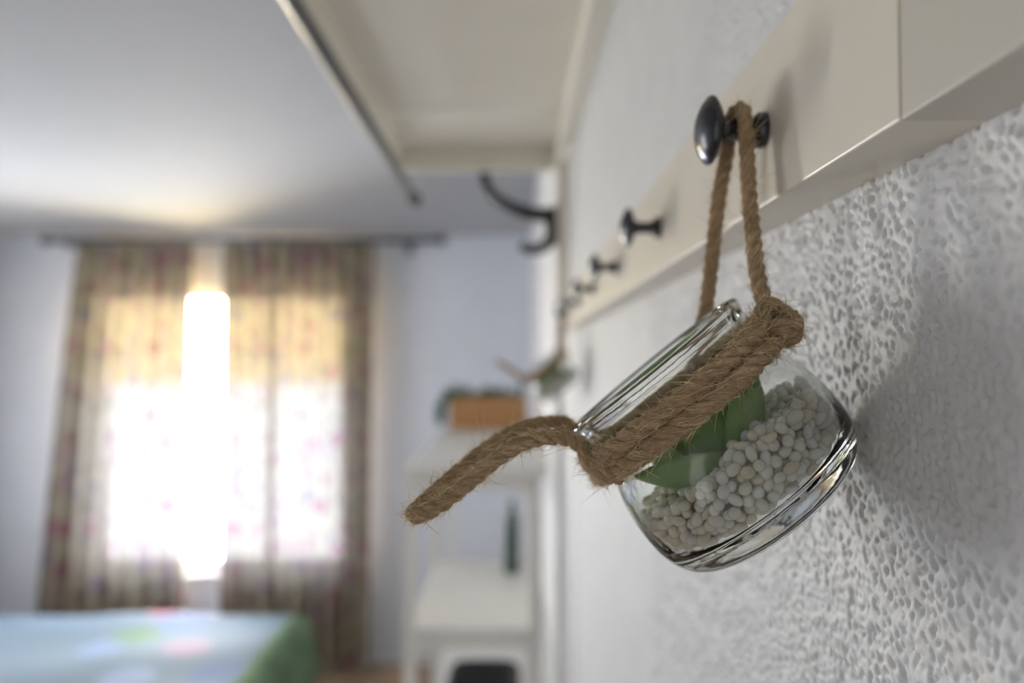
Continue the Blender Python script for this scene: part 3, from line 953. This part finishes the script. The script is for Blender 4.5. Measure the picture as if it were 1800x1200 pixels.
    # two turns round the neck
    for tt, ra in ((12.8, 0.0), (18.6, 0.3)):
        wrap = MB()
        ring = [J(R(-8 + 376 * k / 60), rn + (0.5 if tt > 15 else 0) + 0.25 * math.sin(k * 0.9), tt + 0.25 * math.sin(k * 0.55 + ra)) for k in range(61)]
        rope_mesh(wrap, spline(ring, step), RR, rng, hairs, hd * 1.3)
        wrap.build('neck_wrap', M['rope'], rp, True, uv=True)
    # loop over the knob
    def Q(x, y, D): return P(x, y, D) + sh
    kx = XR - 0.0095
    lp = [Q(1372, 586, 0.226), Q(1362, 560, 0.228), Q(1345, 530, 0.233), Q(1331, 480, 0.239), Q(1322, 400, 0.2465), Q(1316, 320, 0.2515), Q(1313, 255, 0.2535),
          Vector((kx + 0.0010, 0.2560, KZ + 0.0052)) + sh, Vector((kx, 0.2600, KZ + 0.0070)) + sh, Vector((kx - 0.0012, 0.2645, KZ + 0.0050)) + sh,
          Q(1277, 270, 0.2685), Q(1264, 350, 0.2705), Q(1253, 440, 0.2725), Q(1243, 525, 0.2745), Q(1237, 560, 0.2765), J(R(-62), rn + 1.0, 9.0), J(R(-66), rn + 0.6, 15)]
    hg = MB(); rope_mesh(hg, spline(lp, step), RR * 0.86, rng, hairs, hd * 0.7)
    hg.build('hanging_loop', M['rope'], rp, True, uv=True)
    # tail loop
    if near:
        tl = [J(R(140), rn + 1.5, 14.5), J(R(160), rn + 2.2, 11.5), Q(1022, 783, 0.231), Q(985, 768, 0.230), Q(935, 774, 0.228), Q(885, 798, 0.226), Q(832, 840, 0.224), Q(780, 882, 0.222),
              Q(742, 904, 0.221), Q(727, 902, 0.2235), Q(742, 886, 0.2285), Q(790, 842, 0.236), Q(850, 793, 0.245), Q(903, 759, 0.251), Q(950, 744, 0.256), Q(995, 745, 0.260), J(R(212), rn + 2.5, 7.5), J(R(226), rn + 1.0, 12.5)]
    else:
        tl = [J(R(150), rn + 1.5, 13.5), J(R(168), rn + 3.0, 11.5)]
        b = J(R(180), rn, 12)
        tl += [b + Vector((-0.012, -0.004, 0.004)), b + Vector((-0.028, -0.005, 0.016)), b + Vector((-0.044, -0.003, 0.026)), b + Vector((-0.050, 0.0015, 0.031)), b + Vector((-0.044, 0.005, 0.030)), b + Vector((-0.026, 0.006, 0.020)), b + Vector((-0.010, 0.006, 0.008)), J(R(195), rn + 1.5, 12.5)]
    ta = MB(); rope_mesh(ta, spline(tl, step), RR * 0.80, rng, hairs, hd)
    ta.build('tail_loop', M['rope'], rp, True, uv=True)
    # knot on the wall side with frayed ends, and crossing at the tail side
    kn = MB()
    kc = Q(1366, 566, 0.223)
    coil = [kc + e1 * (0.0036 * math.cos(a)) + ax * (0.0062 * math.sin(a)) + e2 * (0.0028 - 0.0016 * a / 3.0) for a in [0.35 * q for q in range(26)]]
    rope_mesh(kn, spline(coil, step), RR * 0.80, rng, hairs, hd)
    kn.build('knot', M['rope'], rp, True, uv=True); kn = MB()
    end1 = [Q(1350, 585, 0.2195), Q(1372, 577, 0.219), Q(1388, 574, 0.219), Q(1399, 577, 0.2195)]
    rope_mesh(kn, spline(end1, step), RR * 0.85, rng, hairs, hd, twist=0.03)
    kn.build('frayed_end', M['rope'], rp, True, uv=True); kn = MB()
    end2 = [Q(1345, 605, 0.221), Q(1366, 596, 0.221), Q(1384, 592, 0.2215)]
    rope_mesh(kn, spline(end2, step), RR * 0.85, rng, hairs, hd, twist=0.03)
    kn.build('frayed_end', M['rope'], rp, True, uv=True); kn = MB()
    cross = [J(R(150), rn + 0.5, 21), J(R(152), rn + 3.4, 17), J(R(157), rn + 3.6, 12.5), J(R(163), rn + 1.0, 8.6)]
    rope_mesh(kn, spline(cross, step), RR * 0.8, rng, hairs, hd)
    kn.build('knot', M['rope'], rp, True, uv=True)
    if near:
        fr = hairs
        for (c, dirx, nn_) in ((Q(1396, 577, 0.2195), Vector((0.9, -0.1, 0.05)), 150), (Q(1382, 592, 0.2215), Vector((0.9, -0.1, -0.1)), 80), (Q(728, 903, 0.222), Vector((-0.6, -0.3, -0.4)), 26)):
            for _ in range(nn_):
                p0 = c + Vector((rng.uniform(-1, .4), rng.uniform(-1, 1), rng.uniform(-1, 1))) * RR * 0.8
                d = (dirx + Vector((rng.uniform(-1, 1), rng.uniform(-1, 1), rng.uniform(-1, 1))) * 0.55).normalized()
                L = rng.uniform(0.001, 0.0036); pts = [p0]
                cu = Vector((rng.uniform(-1, 1), rng.uniform(-1, 1), rng.uniform(-1, 1))) * 0.3
                for q in range(4):
                    d = (d + cu).normalized(); pts.append(pts[-1] + d * L / 4)
                fr.tube(pts, [0.00007, 0.00007, 0.00006, 0.00005, 0.00003], 3, False)
        h = hairs.build('loose_fibres', M['fibre'], rp)
        h['kind'] = 'stuff'

hanging_jar(0.0, True, 0)
hanging_jar(0.95, False, 1)

for o in bpy.data.objects:
    if '_org' in o: del o['_org']
